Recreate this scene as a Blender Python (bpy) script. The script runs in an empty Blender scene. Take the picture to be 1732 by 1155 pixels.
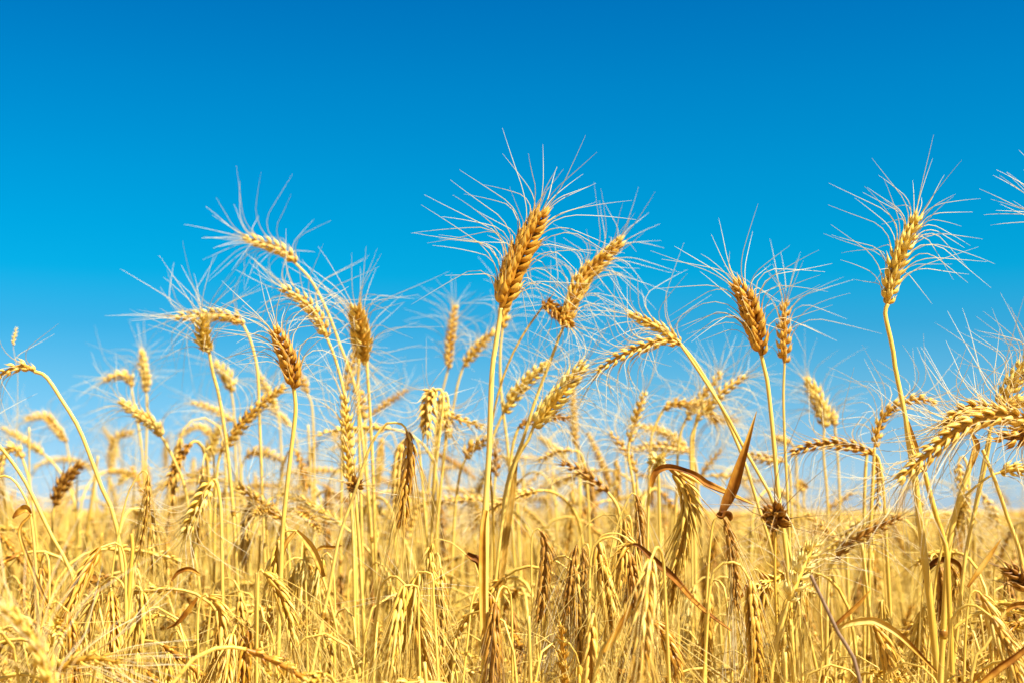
import bpy, math, random
import numpy as np

scene = bpy.context.scene
R = math.radians
PI = math.pi

# ------------------------------------------------------------------ camera, sky, sun, exposure
CAM_H = 0.80
F = 2405.0                                    # focal length in pixels of the 1732 px wide photograph (50 mm)
PITCH = math.atan((862 - 577.5) / F)
cam_d = bpy.data.cameras.new('camera')
cam_d.sensor_width = 36.0
cam_d.lens = F * 36.0 / 1732.0
cam_d.clip_start = 0.02
cam_d.clip_end = 9000.0
cam_d.dof.use_dof = True
cam_d.dof.focus_distance = 0.835
cam_d.dof.aperture_fstop = 10.0
cam_d.dof.aperture_blades = 7
cam = bpy.data.objects.new('camera', cam_d)
scene.collection.objects.link(cam)
cam.location = (0, 0, CAM_H)
cam.rotation_euler = (PI / 2 + PITCH, 0, 0)
scene.camera = cam

SUN_EL, SUN_AZ = R(51), R(124)                # azimuth clockwise from +Y (the view direction): behind the right shoulder
world = bpy.data.worlds.new('World')
scene.world = world
world.use_nodes = True
wt = world.node_tree
for n in list(wt.nodes):
    wt.nodes.remove(n)
w_out = wt.nodes.new('ShaderNodeOutputWorld')
w_bg = wt.nodes.new('ShaderNodeBackground')
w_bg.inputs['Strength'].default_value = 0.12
sky = wt.nodes.new('ShaderNodeTexSky')
sky.sky_type = 'NISHITA'
sky.sun_disc = False
sky.sun_elevation = SUN_EL
sky.sun_rotation = SUN_AZ
sky.altitude = 300
sky.air_density = 1.0
sky.dust_density = 0.6
sky.ozone_density = 3.0
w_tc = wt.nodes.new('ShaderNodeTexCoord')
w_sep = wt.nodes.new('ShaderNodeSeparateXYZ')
w_ramp = wt.nodes.new('ShaderNodeValToRGB')   # deep clear-air blue low down: the photograph's sky is strongly polarised / graded
w_map = wt.nodes.new('ShaderNodeMapRange')     # away from the sun the sky is deep blue; behind the camera an added warm-neutral tint steers the fill light
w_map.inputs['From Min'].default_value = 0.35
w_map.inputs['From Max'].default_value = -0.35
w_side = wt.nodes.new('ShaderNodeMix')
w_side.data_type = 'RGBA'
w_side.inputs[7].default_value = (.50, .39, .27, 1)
w_mul = wt.nodes.new('ShaderNodeMix')
w_mul.data_type = 'RGBA'
w_mul.blend_type = 'MULTIPLY'
w_mul.inputs[0].default_value = 1.0
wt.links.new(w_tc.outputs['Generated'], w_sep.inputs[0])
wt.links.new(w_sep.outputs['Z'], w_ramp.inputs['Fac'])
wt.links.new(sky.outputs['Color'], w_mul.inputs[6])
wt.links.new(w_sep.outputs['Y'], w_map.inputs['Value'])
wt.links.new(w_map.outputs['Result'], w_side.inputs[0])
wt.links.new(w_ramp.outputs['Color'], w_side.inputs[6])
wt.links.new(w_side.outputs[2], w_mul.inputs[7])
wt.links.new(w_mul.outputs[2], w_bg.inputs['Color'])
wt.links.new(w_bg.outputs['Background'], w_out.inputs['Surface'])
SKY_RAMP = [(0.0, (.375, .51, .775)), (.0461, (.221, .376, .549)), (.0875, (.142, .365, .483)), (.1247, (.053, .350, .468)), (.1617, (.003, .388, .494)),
            (.1903, (0, .389, .503)), (.2305, (0, .380, .511)), (.2895, (0, .350, .512)), (.3461, (0, .305, .498)), (.42, (.02, .30, .48)), (.65, (.44, .42, .38)), (1.0, (.48, .44, .38))]  # last stops, above the view: neutral tint added to keep fill light from going blue
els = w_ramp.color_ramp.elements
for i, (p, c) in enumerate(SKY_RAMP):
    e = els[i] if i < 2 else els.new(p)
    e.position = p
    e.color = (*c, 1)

sun_d = bpy.data.lights.new('sun', 'SUN')
sun_d.energy = 5.0
sun_d.angle = R(0.53)
sun_d.color = (1.0, 0.93, 0.80)
sun = bpy.data.objects.new('sun', sun_d)
scene.collection.objects.link(sun)
sun.rotation_euler = (PI / 2 - SUN_EL, 0, PI - SUN_AZ)
sun.location = (3, -3, 6)

vs = scene.view_settings
vs.view_transform = 'Standard'
vs.look = 'None'
vs.exposure = 1.15
vs.gamma = 1.0

scene.cycles.max_bounces = 6
scene.cycles.diffuse_bounces = 2
scene.cycles.transparent_max_bounces = 4

# ------------------------------------------------------------------ materials
def new_mat(name):
    m = bpy.data.materials.new(name)
    m.use_nodes = True
    t = m.node_tree
    for n in list(t.nodes):
        t.nodes.remove(n)
    return m, t

def plant_mat(name, ramp, transl=0.2, rough=0.5, spec=0.3, streak=(900, 900, 40), bump=0.25, noise_amt=0.35, var=0.25, tcol=None):
    """a dry-straw surface: colour from the 'tone' attribute plus fibre noise along the plant, part of the light passing through"""
    m, t = new_mat(name)
    N, Lk = t.nodes, t.links
    out = N.new('ShaderNodeOutputMaterial')
    att = N.new('ShaderNodeAttribute'); att.attribute_name = 'tone'
    geo = N.new('ShaderNodeNewGeometry')
    mp = N.new('ShaderNodeMapping'); mp.inputs['Scale'].default_value = streak
    nz = N.new('ShaderNodeTexNoise'); nz.inputs['Scale'].default_value = 1.0; nz.inputs['Detail'].default_value = 3
    Lk.new(geo.outputs['Position'], mp.inputs['Vector']); Lk.new(mp.outputs['Vector'], nz.inputs['Vector'])
    big = N.new('ShaderNodeTexNoise'); big.inputs['Scale'].default_value = 14.0; big.inputs['Detail'].default_value = 2
    Lk.new(geo.outputs['Position'], big.inputs['Vector'])
    m1 = N.new('ShaderNodeMath'); m1.operation = 'SUBTRACT'; m1.inputs[1].default_value = 0.5
    Lk.new(nz.outputs['Fac'], m1.inputs[0])
    m2 = N.new('ShaderNodeMath'); m2.operation = 'MULTIPLY_ADD'; m2.inputs[1].default_value = noise_amt
    Lk.new(m1.outputs[0], m2.inputs[0]); Lk.new(att.outputs['Fac'], m2.inputs[2])
    m3 = N.new('ShaderNodeMath'); m3.operation = 'SUBTRACT'; m3.inputs[1].default_value = 0.5
    Lk.new(big.outputs['Fac'], m3.inputs[0])
    m4 = N.new('ShaderNodeMath'); m4.operation = 'MULTIPLY_ADD'; m4.inputs[1].default_value = var
    Lk.new(m3.outputs[0], m4.inputs[0]); Lk.new(m2.outputs[0], m4.inputs[2])
    cr = N.new('ShaderNodeValToRGB')
    for i, (p, c) in enumerate(ramp):
        e = cr.color_ramp.elements[i] if i < 2 else cr.color_ramp.elements.new(p)
        e.position = p; e.color = (*c, 1)
    Lk.new(m4.outputs[0], cr.inputs['Fac'])
    pb = N.new('ShaderNodeBsdfPrincipled')
    pb.inputs['Roughness'].default_value = rough
    pb.inputs['Specular IOR Level'].default_value = spec
    Lk.new(cr.outputs['Color'], pb.inputs['Base Color'])
    bp = N.new('ShaderNodeBump'); bp.inputs['Strength'].default_value = bump; bp.inputs['Distance'].default_value = 0.0006
    Lk.new(nz.outputs['Fac'], bp.inputs['Height']); Lk.new(bp.outputs['Normal'], pb.inputs['Normal'])
    tr = N.new('ShaderNodeBsdfTranslucent')
    Lk.new(cr.outputs['Color'], tr.inputs['Color'])
    mx = N.new('ShaderNodeMixShader'); mx.inputs[0].default_value = transl
    Lk.new(pb.outputs[0], mx.inputs[1]); Lk.new(tr.outputs[0], mx.inputs[2])
    Lk.new(mx.outputs[0], out.inputs['Surface'])
    return m

# ramps run from tone 0 (darkest pigment) to 1 (palest)
M = {}
M['stem'] = plant_mat('straw_stem', [(0.0, (0.30, 0.13, 0.012)), (1.0, (0.91, 0.69, 0.20)), (0.42, (0.75, 0.475, 0.062))], 0.08, 0.42, 0.35, noise_amt=.6, var=0.45)
M['G'] = plant_mat('husk_gold', [(0.0, (0.36, 0.15, 0.010)), (1.0, (0.92, 0.70, 0.20)), (0.5, (0.74, 0.42, 0.050))], 0.10, 0.45, 0.4, noise_amt=.55)
M['A'] = plant_mat('husk_amber', [(0.0, (0.26, 0.09, 0.005)), (1.0, (0.85, 0.52, 0.09)), (0.5, (0.60, 0.285, 0.020))], 0.10, 0.42, 0.45, noise_amt=.55)
M['P'] = plant_mat('husk_pale', [(0.0, (0.52, 0.27, 0.025)), (1.0, (0.94, 0.78, 0.31)), (0.5, (0.85, 0.57, 0.09))], 0.10, 0.5, 0.35, noise_amt=.55)
M['B'] = plant_mat('husk_brown', [(0.0, (0.10, 0.033, 0.005)), (1.0, (0.52, 0.26, 0.035)), (0.5, (0.28, 0.11, 0.012))], 0.10, 0.5, 0.35)
M['awn'] = plant_mat('awn_pale', [(0.0, (0.52, 0.30, 0.06)), (1.0, (0.92, 0.82, 0.56)), (0.35, (0.84, 0.63, 0.24))], 0.30, 0.45, 0.4, bump=0.0)
M['awnY'] = plant_mat('awn_straw', [(0.0, (0.45, 0.21, 0.02)), (1.0, (0.90, 0.70, 0.23)), (0.4, (0.81, 0.54, 0.10))], 0.25, 0.45, 0.4, bump=0.0)
M['awnB'] = plant_mat('awn_brown', [(0.0, (0.12, 0.06, 0.02)), (1.0, (0.55, 0.38, 0.16)), (0.5, (0.34, 0.19, 0.06))], 0.15, 0.5, 0.3, bump=0.0)
M['leaf'] = plant_mat('dry_leaf', [(0.0, (0.13, 0.038, 0.005)), (1.0, (0.88, 0.66, 0.20)), (0.3, (0.38, 0.145, 0.014)), (0.55, (0.66, 0.36, 0.045))], 0.22, 0.6, 0.15, (330, 330, 200), 0.5, 0.45, 0.5)
M['stick'] = plant_mat('grey_stalk', [(0.0, (0.10, 0.055, 0.04)), (1.0, (0.34, 0.225, 0.14))], 0.0, 0.6, 0.3)

# ------------------------------------------------------------------ mesh collecting
class MB:
    """collects tubes, scales, awns and ribbons as numpy arrays and links them as ONE mesh object"""
    def __init__(self):
        self.v, self.q, self.t, self.tone, self.mi, self.n = [], [], [], [], [], 0

    def add(self, v, q, tone, mi=0):
        self.v.append(v.reshape(-1, 3)); self.q.append(q.reshape(-1, 4) + self.n)
        self.tone.append(np.broadcast_to(tone, (len(v.reshape(-1, 3)),)).astype(np.float32).reshape(-1))
        self.mi.append(np.full(len(q.reshape(-1, 4)), mi, np.int32))
        self.n += len(v.reshape(-1, 3))

    def mesh(self, name, mats, origin=(0, 0, 0)):
        v = np.concatenate(self.v) - np.array(origin)
        q = np.concatenate(self.q).astype(np.int32)
        me = bpy.data.meshes.new(name)
        me.vertices.add(len(v)); me.vertices.foreach_set('co', v.astype(np.float32).ravel())
        me.loops.add(q.size); me.loops.foreach_set('vertex_index', q.ravel())
        me.polygons.add(len(q)); me.polygons.foreach_set('loop_start', np.arange(0, q.size, 4, dtype=np.int32))
        me.polygons.foreach_set('material_index', np.concatenate(self.mi))
        me.polygons.foreach_set('use_smooth', np.ones(len(q), bool))
        for m in mats:
            me.materials.append(m)
        a = me.attributes.new('tone', 'FLOAT', 'POINT')
        a.data.foreach_set('value', np.concatenate(self.tone))
        me.update(calc_edges=True)
        return me

def unit(a):
    return a / np.maximum(np.linalg.norm(a, axis=-1, keepdims=True), 1e-9)

def spline(pts, n, pw=1.0):
    """Catmull-Rom through the points, resampled evenly to n points"""
    p = np.asarray(pts, float)
    if len(p) == 2:
        return p[0] + (p[1] - p[0]) * np.linspace(0, 1, n)[:, None]
    e = np.vstack([2 * p[0] - p[1], p, 2 * p[-1] - p[-2]])
    u = np.linspace(0, 1, 10, endpoint=False)[:, None]
    out = []
    for i in range(1, len(e) - 2):
        a, b, c, d = e[i - 1], e[i], e[i + 1], e[i + 2]
        out.append(0.5 * (2 * b + (c - a) * u + (2 * a - 5 * b + 4 * c - d) * u ** 2 + (3 * b - a - 3 * c + d) * u ** 3))
    out = np.vstack(out + [p[-1:]])
    s = np.r_[0, np.cumsum(np.linalg.norm(np.diff(out, axis=0), axis=1))]
    g = s[-1] * np.linspace(0, 1, n) ** pw
    return np.stack([np.interp(g, s, out[:, k]) for k in range(3)], 1)

def frames(p, ref):
    """tangent T and two normals U, W carried along the curve"""
    T = unit(np.gradient(p, axis=0))
    U = np.zeros_like(p)
    u = np.asarray(ref, float)
    for i in range(len(p)):
        u = u - T[i] * np.dot(u, T[i])
        if np.linalg.norm(u) < 1e-6:
            u = np.cross(T[i], (0.3, 0.5, 0.8))
        u = u / np.linalg.norm(u)
        U[i] = u
    return T, U, np.cross(T, U)

def ring_quads(n, k):
    i = np.arange(n - 1)[:, None] * k
    j = np.arange(k)[None]
    j2 = (j + 1) % k
    return np.stack([i + j, i + j2, i + k + j2, i + k + j], -1).reshape(-1, 4)

def tube(mb, p, r, k, tone, mi=0, cap=True, squash=None):
    T, U, W = frames(p, (0.9, 0.3, 0.1))
    a = np.arange(k) * 2 * PI / k
    r = np.broadcast_to(np.asarray(r, float), (len(p),)).copy()
    if cap:
        p = np.vstack([p[:1], p, p[-1:]]); r = np.r_[1e-5, r, 1e-5]
        U = np.vstack([U[:1], U, U[-1:]]); W = np.vstack([W[:1], W, W[-1:]])
        if np.ndim(tone):
            tone = np.r_[tone[0], tone, tone[-1]]
    v = p[:, None] + r[:, None, None] * (np.cos(a)[None, :, None] * U[:, None] + np.sin(a)[None, :, None] * W[:, None])
    tn = np.repeat(np.asarray(tone), k) if np.ndim(tone) else tone
    mb.add(v, ring_quads(len(p), k), tn, mi)

# one husk: a plump pointed boat with a keel, unit length, half-width 1, belly towards +y
_z = np.array([0.0, .09, .24, .42, .60, .76, .92, 1.18])
_r = np.array([.30, .74, 1.0, 1.0, .80, .48, .20, .04])
_a = np.arange(7) * 2 * PI / 7 + PI / 2
_rad = np.array([1.36, .98, .96, .9, .9, .96, .98])
HUSK = np.stack([np.cos(_a)[None] * _rad[None] * _r[:, None],
                 np.sin(_a)[None] * _rad[None] * _r[:, None] * 0.8 + (np.sin(PI * np.clip(_z, 0, 1)) * 0.55 + np.clip(_z - .7, 0, 1) * .5)[:, None],
                 np.repeat(_z[:, None], 7, 1)], -1).reshape(-1, 3)
HUSK_Q = ring_quads(8, 7)
_z2 = np.array([0.0, .2, .5, .8, 1.0]); _r2 = np.array([.4, .95, 1.0, .55, .03])
_a2 = np.arange(4) * PI / 2 + PI / 2
HUSK_LO = np.stack([np.cos(_a2)[None] * _r2[:, None], np.sin(_a2)[None] * _r2[:, None] * 0.8 + (np.sin(PI * _z2) * .5)[:, None],
                    np.repeat(_z2[:, None], 4, 1)], -1).reshape(-1, 3)
HUSK_LO_Q = ring_quads(5, 4)

def ear_meshes(P, W, style, rng, roll=0.0, aw=1.0, sp=1.0, lo=False, ref=None, tone0=0.5, thick=1.0, na=None, spike=False, dense=1.0):
    """the ear along curve P (base to tip): husks in two ranks of spikelets, and the awns that leave the husk tips"""
    ear, awn = MB(), MB()
    n = 60
    C = spline(P, n)
    L = np.sum(np.linalg.norm(np.diff(C, axis=0), axis=1))
    T, U, V = frames(C, (1, 0, 0) if ref is None else ref)
    U, V = U * math.cos(roll) + V * math.sin(roll), V * math.cos(roll) - U * math.sin(roll)
    barley = style == 'b'
    nodes = int(np.clip(dense * L / ((0.0031 if not barley else 0.0030) * (1.5 if lo else 1.0)), 9, 34))
    tt = np.linspace(0.01, 0.93, nodes)
    prof = np.interp(tt, [0, .12, .4, .75, 1], [.72, .95, 1.0, .86, .58])
    az = ([(-54, 1.0), (54, 1.0), (-17, 1.1), (19, .98)] if not barley else [(-55, 1.0), (0, 1.05), (55, 1.0)])
    O, X, Y, Z, S, TN = [], [], [], [], [], []
    AO, AD, AR, AT, AL, AB = [], [], [], [], [], []
    for i, t in enumerate(tt):
        f = t * (n - 1); j = int(f)
        c, tg, u, v = C[j] + (C[min(j + 1, n - 1)] - C[j]) * (f - j), T[j], U[j], V[j]
        s = 1 if i % 2 == 0 else -1
        for (ang, lm) in az:
            a = R(ang + rng.uniform(-12, 12))
            rad = s * u * math.cos(a) + v * math.sin(a)
            tan = np.cross(tg, rad)
            w = W * prof[i]
            if not barley:
                lean = R(rng.uniform(28, 42) if abs(ang) > 30 else rng.uniform(18, 34)) * (1.0 if t < .8 else .75)
                ln = w * rng.uniform(.50, .68) * lm; hw = w * rng.uniform(.105, .14); th = hw * 0.85
                off = .12 * w
            else:
                lean = R(rng.uniform(10, 17))
                ln = w * rng.uniform(1.0, 1.3); hw = w * rng.uniform(.125, .16); th = hw * .62
                off = .20 * w
            if spike:
                lean *= 1.35; ln *= 1.2; hw *= .8
            d = tg * math.cos(lean) + rad * math.sin(lean) + tan * rng.uniform(-.08, .08)
            d = d / np.linalg.norm(d)
            y = rad - d * np.dot(rad, d); y /= np.linalg.norm(y)
            O.append(c + rad * off * thick); Z.append(d); Y.append(y); X.append(np.cross(y, d)); S.append((hw, th, ln))
            TN.append(tone0 + rng.uniform(-.22, .22))
            keep = (.70 if not barley else .5) if (na is None) else na
            if rng.random() < keep * (1.0 if abs(ang) > 30 or barley else .45) and not (lo and rng.random() < .45):
                AO.append(c + rad * off * thick + d * ln * .97)
                AD.append(d)
                r2 = rad + tan * rng.uniform(-.5, .5); AR.append(r2 / np.linalg.norm(r2)); AT.append(tg)
                AL.append((.051 if not barley else .070) * aw * rng.uniform(.7, 1.2) * np.interp(t, [0, .15, .55, 1], [.75, 1, 1, .66]))
                if barley:
                    AB.append(R(rng.uniform(1, 12)) * sp)
                else:
                    AB.append(R(np.interp(t, [0, .5, .85, 1], [98, 90, 62, 34]) + rng.uniform(-26, 22)) * sp)
    # small end husks at the very tip
    for k in range(3):
        a = k * 2.1 + rng.uniform(0, 1)
        rad = U[-1] * math.cos(a) + V[-1] * math.sin(a)
        d = T[-1] * .95 + rad * .3; d /= np.linalg.norm(d)
        y = rad - d * np.dot(rad, d); y /= np.linalg.norm(y)
        O.append(C[int(.93 * n)] + rad * W * .04); Z.append(d); Y.append(y); X.append(np.cross(y, d))
        S.append((W * .085, W * .07, W * .5)); TN.append(tone0 + .15)
        if na == 0:
            continue
        AO.append(O[-1] + d * W * .48); AD.append(d); AR.append(rad); AT.append(T[-1]); AL.append(.036 * aw * rng.uniform(.7, 1.2)); AB.append(R(rng.uniform(8, 34)) * sp)
    O, X, Y, Z, S, TN = map(np.array, (O, X, Y, Z, S, TN))
    H, HQ = (HUSK_LO, HUSK_LO_Q) if lo else (HUSK, HUSK_Q)
    v = (O[:, None] + X[:, None] * (S[:, 0:1] * H[:, 0])[..., None] + Y[:, None] * (S[:, 1:2] * H[:, 1])[..., None] + Z[:, None] * (S[:, 2:3] * H[:, 2])[..., None])
    m, k = len(O), len(H)
    q = (HQ[None] + (np.arange(m) * k)[:, None, None])
    tone = TN[:, None] + (0.42 * (H[:, 2] - 0.45) + .18 * (H[:, 1] > .95))[None]      # dry husks are paler towards the tip
    ear.add(v, q, tone.ravel())
    tube(ear, C[:int(n * .97)], W * .17 * np.interp(np.linspace(0, 1, int(n * .97)), [0, .1, .6, 1], [.5, 1, .9, .4]), 6, tone0 - .25)
    # awns
    if not AO:
        return ear, None
    AO, AD, AR, AT, AL, AB = map(np.array, (AO, AD, AR, AT, AL, AB))
    K = 5 if lo else 9
    s = np.linspace(0, 1, K)
    D1 = AT * np.cos(AB)[:, None] + AR * np.sin(AB)[:, None]
    if not barley:
        D1 = D1 + np.array([rng.uniform(-.22, .22) for _ in range(len(AO) * 3)]).reshape(-1, 3)
    w = np.clip(s * (2.6 if not barley else 1.7), 0, 1) ** 0.8
    dirs = AD[:, None] * (1 - w)[None, :, None] + D1[:, None] * w[None, :, None]
    dirs[..., 2] -= (0.06 * s)[None] * (1.0 if not barley else .25)
    kink = np.array([rng.uniform(-.13, .13) for _ in range(len(AO) * 3)]).reshape(-1, 1, 3)
    dirs = unit(dirs + kink * (s ** 2)[None, :, None])
    seg = (AL / (K - 1))[:, None, None] * dirs
    pts = np.concatenate([AO[:, None], AO[:, None] + np.cumsum(seg[:, :-1], 1)], 1)
    tng = unit(np.gradient(pts, axis=1))
    b = unit(np.cross(AD, AR) + 1e-4)[:, None] + 0 * tng
    b = unit(b - tng * np.sum(b * tng, -1, keepdims=True)); c = np.cross(tng, b)
    r = (0.00023 * np.interp(s, [0, .15, .6, 1], [1.35, 1.0, .8, .28]) * (1.0 if not lo else 1.3))[None, :, None]
    ka = 3
    an = np.arange(ka) * 2 * PI / ka
    vv = pts[:, :, None] + r[..., None] * (np.cos(an)[None, None, :, None] * b[:, :, None] + np.sin(an)[None, None, :, None] * c[:, :, None])
    qq = ring_quads(K, ka)[None] + (np.arange(len(AO)) * K * ka)[:, None, None]
    tn = np.repeat(np.clip(0.25 + s * 1.2, 0, .95)[None], len(AO), 0) + np.array([rng.uniform(-.15, .15) for _ in range(len(AO))])[:, None]
    awn.add(vv, qq, np.repeat(tn[..., None], ka, -1).ravel())
    return ear, awn

def stem_mesh(P, r, rng, sheath=None, tone0=.6, k=8, n=None, thin=False):
    """peduncle and culm as one tapering tube (P from the ear down); below 'sheath' (0-1) the leaf sheath wraps it and it is thicker"""
    mb = MB()
    n = n or 44
    p = spline(P, n, 1.9)
    s = np.linspace(0, 1, n) ** 1.9
    rr = r * np.interp(s, [0, .06, .3, 1], [.82, .9, 1.0, 1.12] if not thin else [.46, .6, 1.0, 1.25])
    tone = tone0 + np.interp(s, [0, .3, 1], [.05, .0, -.15]) + np.array([rng.uniform(-.05, .05) for _ in range(n)])
    rr = rr * (1 + np.array([rng.uniform(-.05, .05) for _ in range(n)]))
    if sheath is not None:
        i = int(np.searchsorted(s, sheath))
        rr[i:] *= 1.38; tone[i:] -= .04
        rr[i] *= 1.12
    tube(mb, p, rr, k, tone)
    for q in range(2 if k > 4 else 0):              # swollen nodes of the culm
        j = int(np.searchsorted(s, rng.uniform(.12, .32) + .3 * q))
        a, b = p[j], p[min(j + 1, n - 1)]
        u = (b - a) / max(np.linalg.norm(b - a), 1e-6)
        o = np.array([-.0028, -.0014, 0, .0014, .0028])
        tube(mb, a + o[:, None] * u, rr[j] * np.array([1.02, 1.25, 1.38, 1.22, 1.02]), k, np.array([.3, .05, .0, .25, .45]))
    return mb

def ribbon(mb, P, w, tone, curl=0.5, twist=0.0, ref=(0.2, -1, 0.1), n=30, mi=0):
    """a dry leaf blade: a ribbon with a folded, curling section; w and tone are lists along its length"""
    p = spline(P, n)
    T, U, W = frames(p, ref)
    s = np.linspace(0, 1, n)
    ww = np.interp(s, np.linspace(0, 1, len(w)), w)
    tn = np.interp(s, np.linspace(0, 1, len(tone)), tone)
    tw = twist * s
    Wn = W * np.cos(tw)[:, None] + U * np.sin(tw)[:, None]
    Un = U * np.cos(tw)[:, None] - W * np.sin(tw)[:, None]
    x = np.linspace(-1, 1, 7)
    th = 0.00022
    rows = []
    for sgn, xs in ((1, x), (-1, x[::-1])):
        rows.append(p[:, None] + Wn[:, None] * (ww[:, None, None] * .5 * np.sin(xs * (PI / 2) * max(curl, .05))[None, :, None] / math.sin(PI / 2 * max(curl, .05)))
                    + Un[:, None] * (ww[:, None, None] * .5 * curl * (xs ** 2)[None, :, None] * 1.1 + sgn * th))
    v = np.concatenate(rows, 1)
    k = v.shape[1]
    edge = np.abs(np.r_[x, x[::-1]])
    rs = np.random.default_rng(int(abs(p[0, 0] * 1e5)) + n)
    stripe = rs.uniform(-.16, .16, 7); stripe = np.r_[stripe, stripe[::-1]]
    wander = np.interp(s, np.linspace(0, 1, 9), rs.uniform(-.12, .12, 9))
    tone_v = tn[:, None] - 0.10 * (edge[None] > .8) + stripe[None] + wander[:, None]
    mb.add(v, ring_quads(n, k), tone_v.ravel(), mi)

# ------------------------------------------------------------------ objects
COL = scene.collection

def thing(label, group, loc, cat='wheat stalk', name='wheat_stalk'):
    o = bpy.data.objects.new(name, None)
    o.empty_display_size = 0.02
    COL.objects.link(o)
    o.location = loc
    o['label'] = label; o['category'] = cat
    if group:
        o['group'] = group
    return o

def part(name, me, parent, label=None):
    o = bpy.data.objects.new(name, me)
    COL.objects.link(o)
    o.parent = parent
    if label:
        o['label'] = label
    return o

cp, spn = math.cos(PITCH), math.sin(PITCH)
def at(x, y, d):
    """the point at depth d (metres ahead) seen at pixel x, y of the photograph"""
    xc, yc = (x - 866) / F, (577.5 - y) / F
    fwd = cp - yc * spn
    up = spn + yc * cp
    k = d / fwd
    return np.array([xc * k, d, CAM_H + up * k])

def pix(s):
    return [tuple(float(c) for c in t.split(',')) for t in s.split()]

def to_ground(p, rng):
    """carry a stem on from its lowest traced point down to the soil"""
    q = np.array(p)
    d = q[-1] - q[-2]
    sl = np.clip(d[:2] / max(-d[2], 1e-3), -.22, .22) if d[2] < 0 else np.zeros(2)
    z = q[-1][2]
    out = []
    for f in (.25, .55, 1.0):
        out.append(np.array([*(q[-1][:2] + sl * z * (f - .35 * f * f) + np.array([0, rng.uniform(.0, .02)]) * f), z * (1 - f)]))
    return out

GROUP_SHARP = 'wheat stalks standing tall above the field'
def stalk(label, d, stem, ear=None, w=24, style='w', mat='G', tilt=0.0, roll=None, aw=1.0, sp=1.0, r=None, sheath=None, leaves=(),
          tone=.5, stone=.6, group=GROUP_SHARP, na=None, spike=False, thick=1.0, dense=1.0, seed=0, dstem=0.0, awnmat=None):
    rng = random.Random(hash_str(label) + seed)
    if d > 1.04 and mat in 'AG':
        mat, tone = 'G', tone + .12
    if style == 'w' and d > .8:
        w *= 1.1
    sp_px = pix(stem)
    ndep = len(sp_px)
    pts = [at(x, y, d + dstem * i / max(1, ndep - 1)) for i, (x, y) in enumerate(sp_px)]
    k = d / 2405.0
    pts = pts + to_ground(pts, rng)
    base = pts[-1]
    t = thing(label, group, base)
    rad = .88 * (r if r else 4.6) * .8 / 2405.0
    if sheath is not None:
        # sheath given as a pixel row: turn it into a share of the stem's length
        C = spline(pts, 200)
        zrow = at(sp_px[0][0], sheath, d)[2]
        sheath = float(np.argmin(np.abs(C[:, 2] - zrow))) / 200
    sm = stem_mesh(pts, rad, rng, sheath, stone, thin=style == 'b')
    part('stem', sm.mesh('stem', [M['stem']], base), t)
    if ear:
        ep = pix(ear)
        m = len(ep) - 1
        P = [at(x, y, d + tilt * i / m) for i, (x, y) in enumerate(ep)]
        e, a = ear_meshes(P, w * k, style, rng, rng.uniform(-1.2, 1.2) if roll is None else roll, aw, sp, tone0=tone, na=na, spike=spike, thick=thick, dense=dense)
        eo = part('ear', e.mesh('ear', [M[mat]], base), t)
        if a:
            part('awns', a.mesh('awns', [M[awnmat or ('awnB' if mat == 'B' else 'awnY' if style == 'b' else 'awn')]], base), eo)
    for lf in leaves:
        mb = MB()
        lp, lw, lt = lf[0], lf[1], lf[2]
        kw = lf[3] if len(lf) > 3 else {}
        dd = kw.pop('dd', -.004) if kw else -.004
        q = pix(lp)
        fan = kw.pop('fan', 0.0) if kw else 0.0
        P = [at(x, y, d + dd + fan * i / (len(q) - 1)) for i, (x, y) in enumerate(q)]
        ribbon(mb, P, [u * k * .85 for u in lw], lt, **kw)
        part('leaf', mb.mesh('leaf', [M['leaf']], base), t)
    return t

def hash_str(s):
    h = 7
    for c in s:
        h = (h * 31 + ord(c)) % 1000003
    return h

# ------------------------------------------------------------------ the stalks one can tell apart, each at its own distance
S = stalk
# tall ears against the sky, near the focus
S('tallest golden wheat ear at centre, leaning right, wide awns against blue sky', .80, '848,522 839,580 832,632 827,768 821,858 820,1000 820,1155', '848,522 856,493 874,443 896,398 918,355', 52, mat='A', roll=.5, r=5.8, sheath=858, tone=.55, stone=.75, aw=1.2, dense=1.25,
  leaves=[('821,862 816,900 815,1000 818,1110', [9, 14, 13, 9], [.5, .45, .5, .6], dict(curl=.75, dd=-.006))])
S('upright golden ear just to the right of the tallest ear, pale at its tip', 1.0, '953,553 949,562 930,612 903,684 889,729 869,791 856,824 846,950 832,1155', '953,553 969,509 988,470 1023,435 1055,404', 34, mat='G', tilt=.01, roll=.2, r=4.6, sheath=770, stone=.65,
  leaves=[('872,780 866,830 852,930 846,1010', [9, 15, 15, 10], [.75, .8, .7, .6])])
S('small bent-over ear tucked under the ear beside the tallest', 1.02, '918,519 887,563 860,614 838,684 828,760 835,900 838,1100', '918,519 928,517 941,527 953,540 966,551', 26, mat='A', tilt=-.03, roll=.4, r=3.2, stone=.25, aw=.8)
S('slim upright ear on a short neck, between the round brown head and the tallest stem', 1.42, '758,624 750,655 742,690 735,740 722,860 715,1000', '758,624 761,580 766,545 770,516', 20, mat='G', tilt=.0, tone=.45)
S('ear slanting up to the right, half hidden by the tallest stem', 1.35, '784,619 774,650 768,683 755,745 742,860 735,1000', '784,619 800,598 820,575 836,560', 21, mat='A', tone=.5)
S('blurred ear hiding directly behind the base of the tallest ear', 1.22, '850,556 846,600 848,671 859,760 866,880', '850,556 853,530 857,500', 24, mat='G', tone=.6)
S('pale ear slanting right in front of the stem of the ear beside the tallest', 1.15, '852,697 845,712 834,740 826,800 822,1000', '852,697 870,668 897,638 926,614', 27, mat='P', tone=.5, roll=.9)
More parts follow.
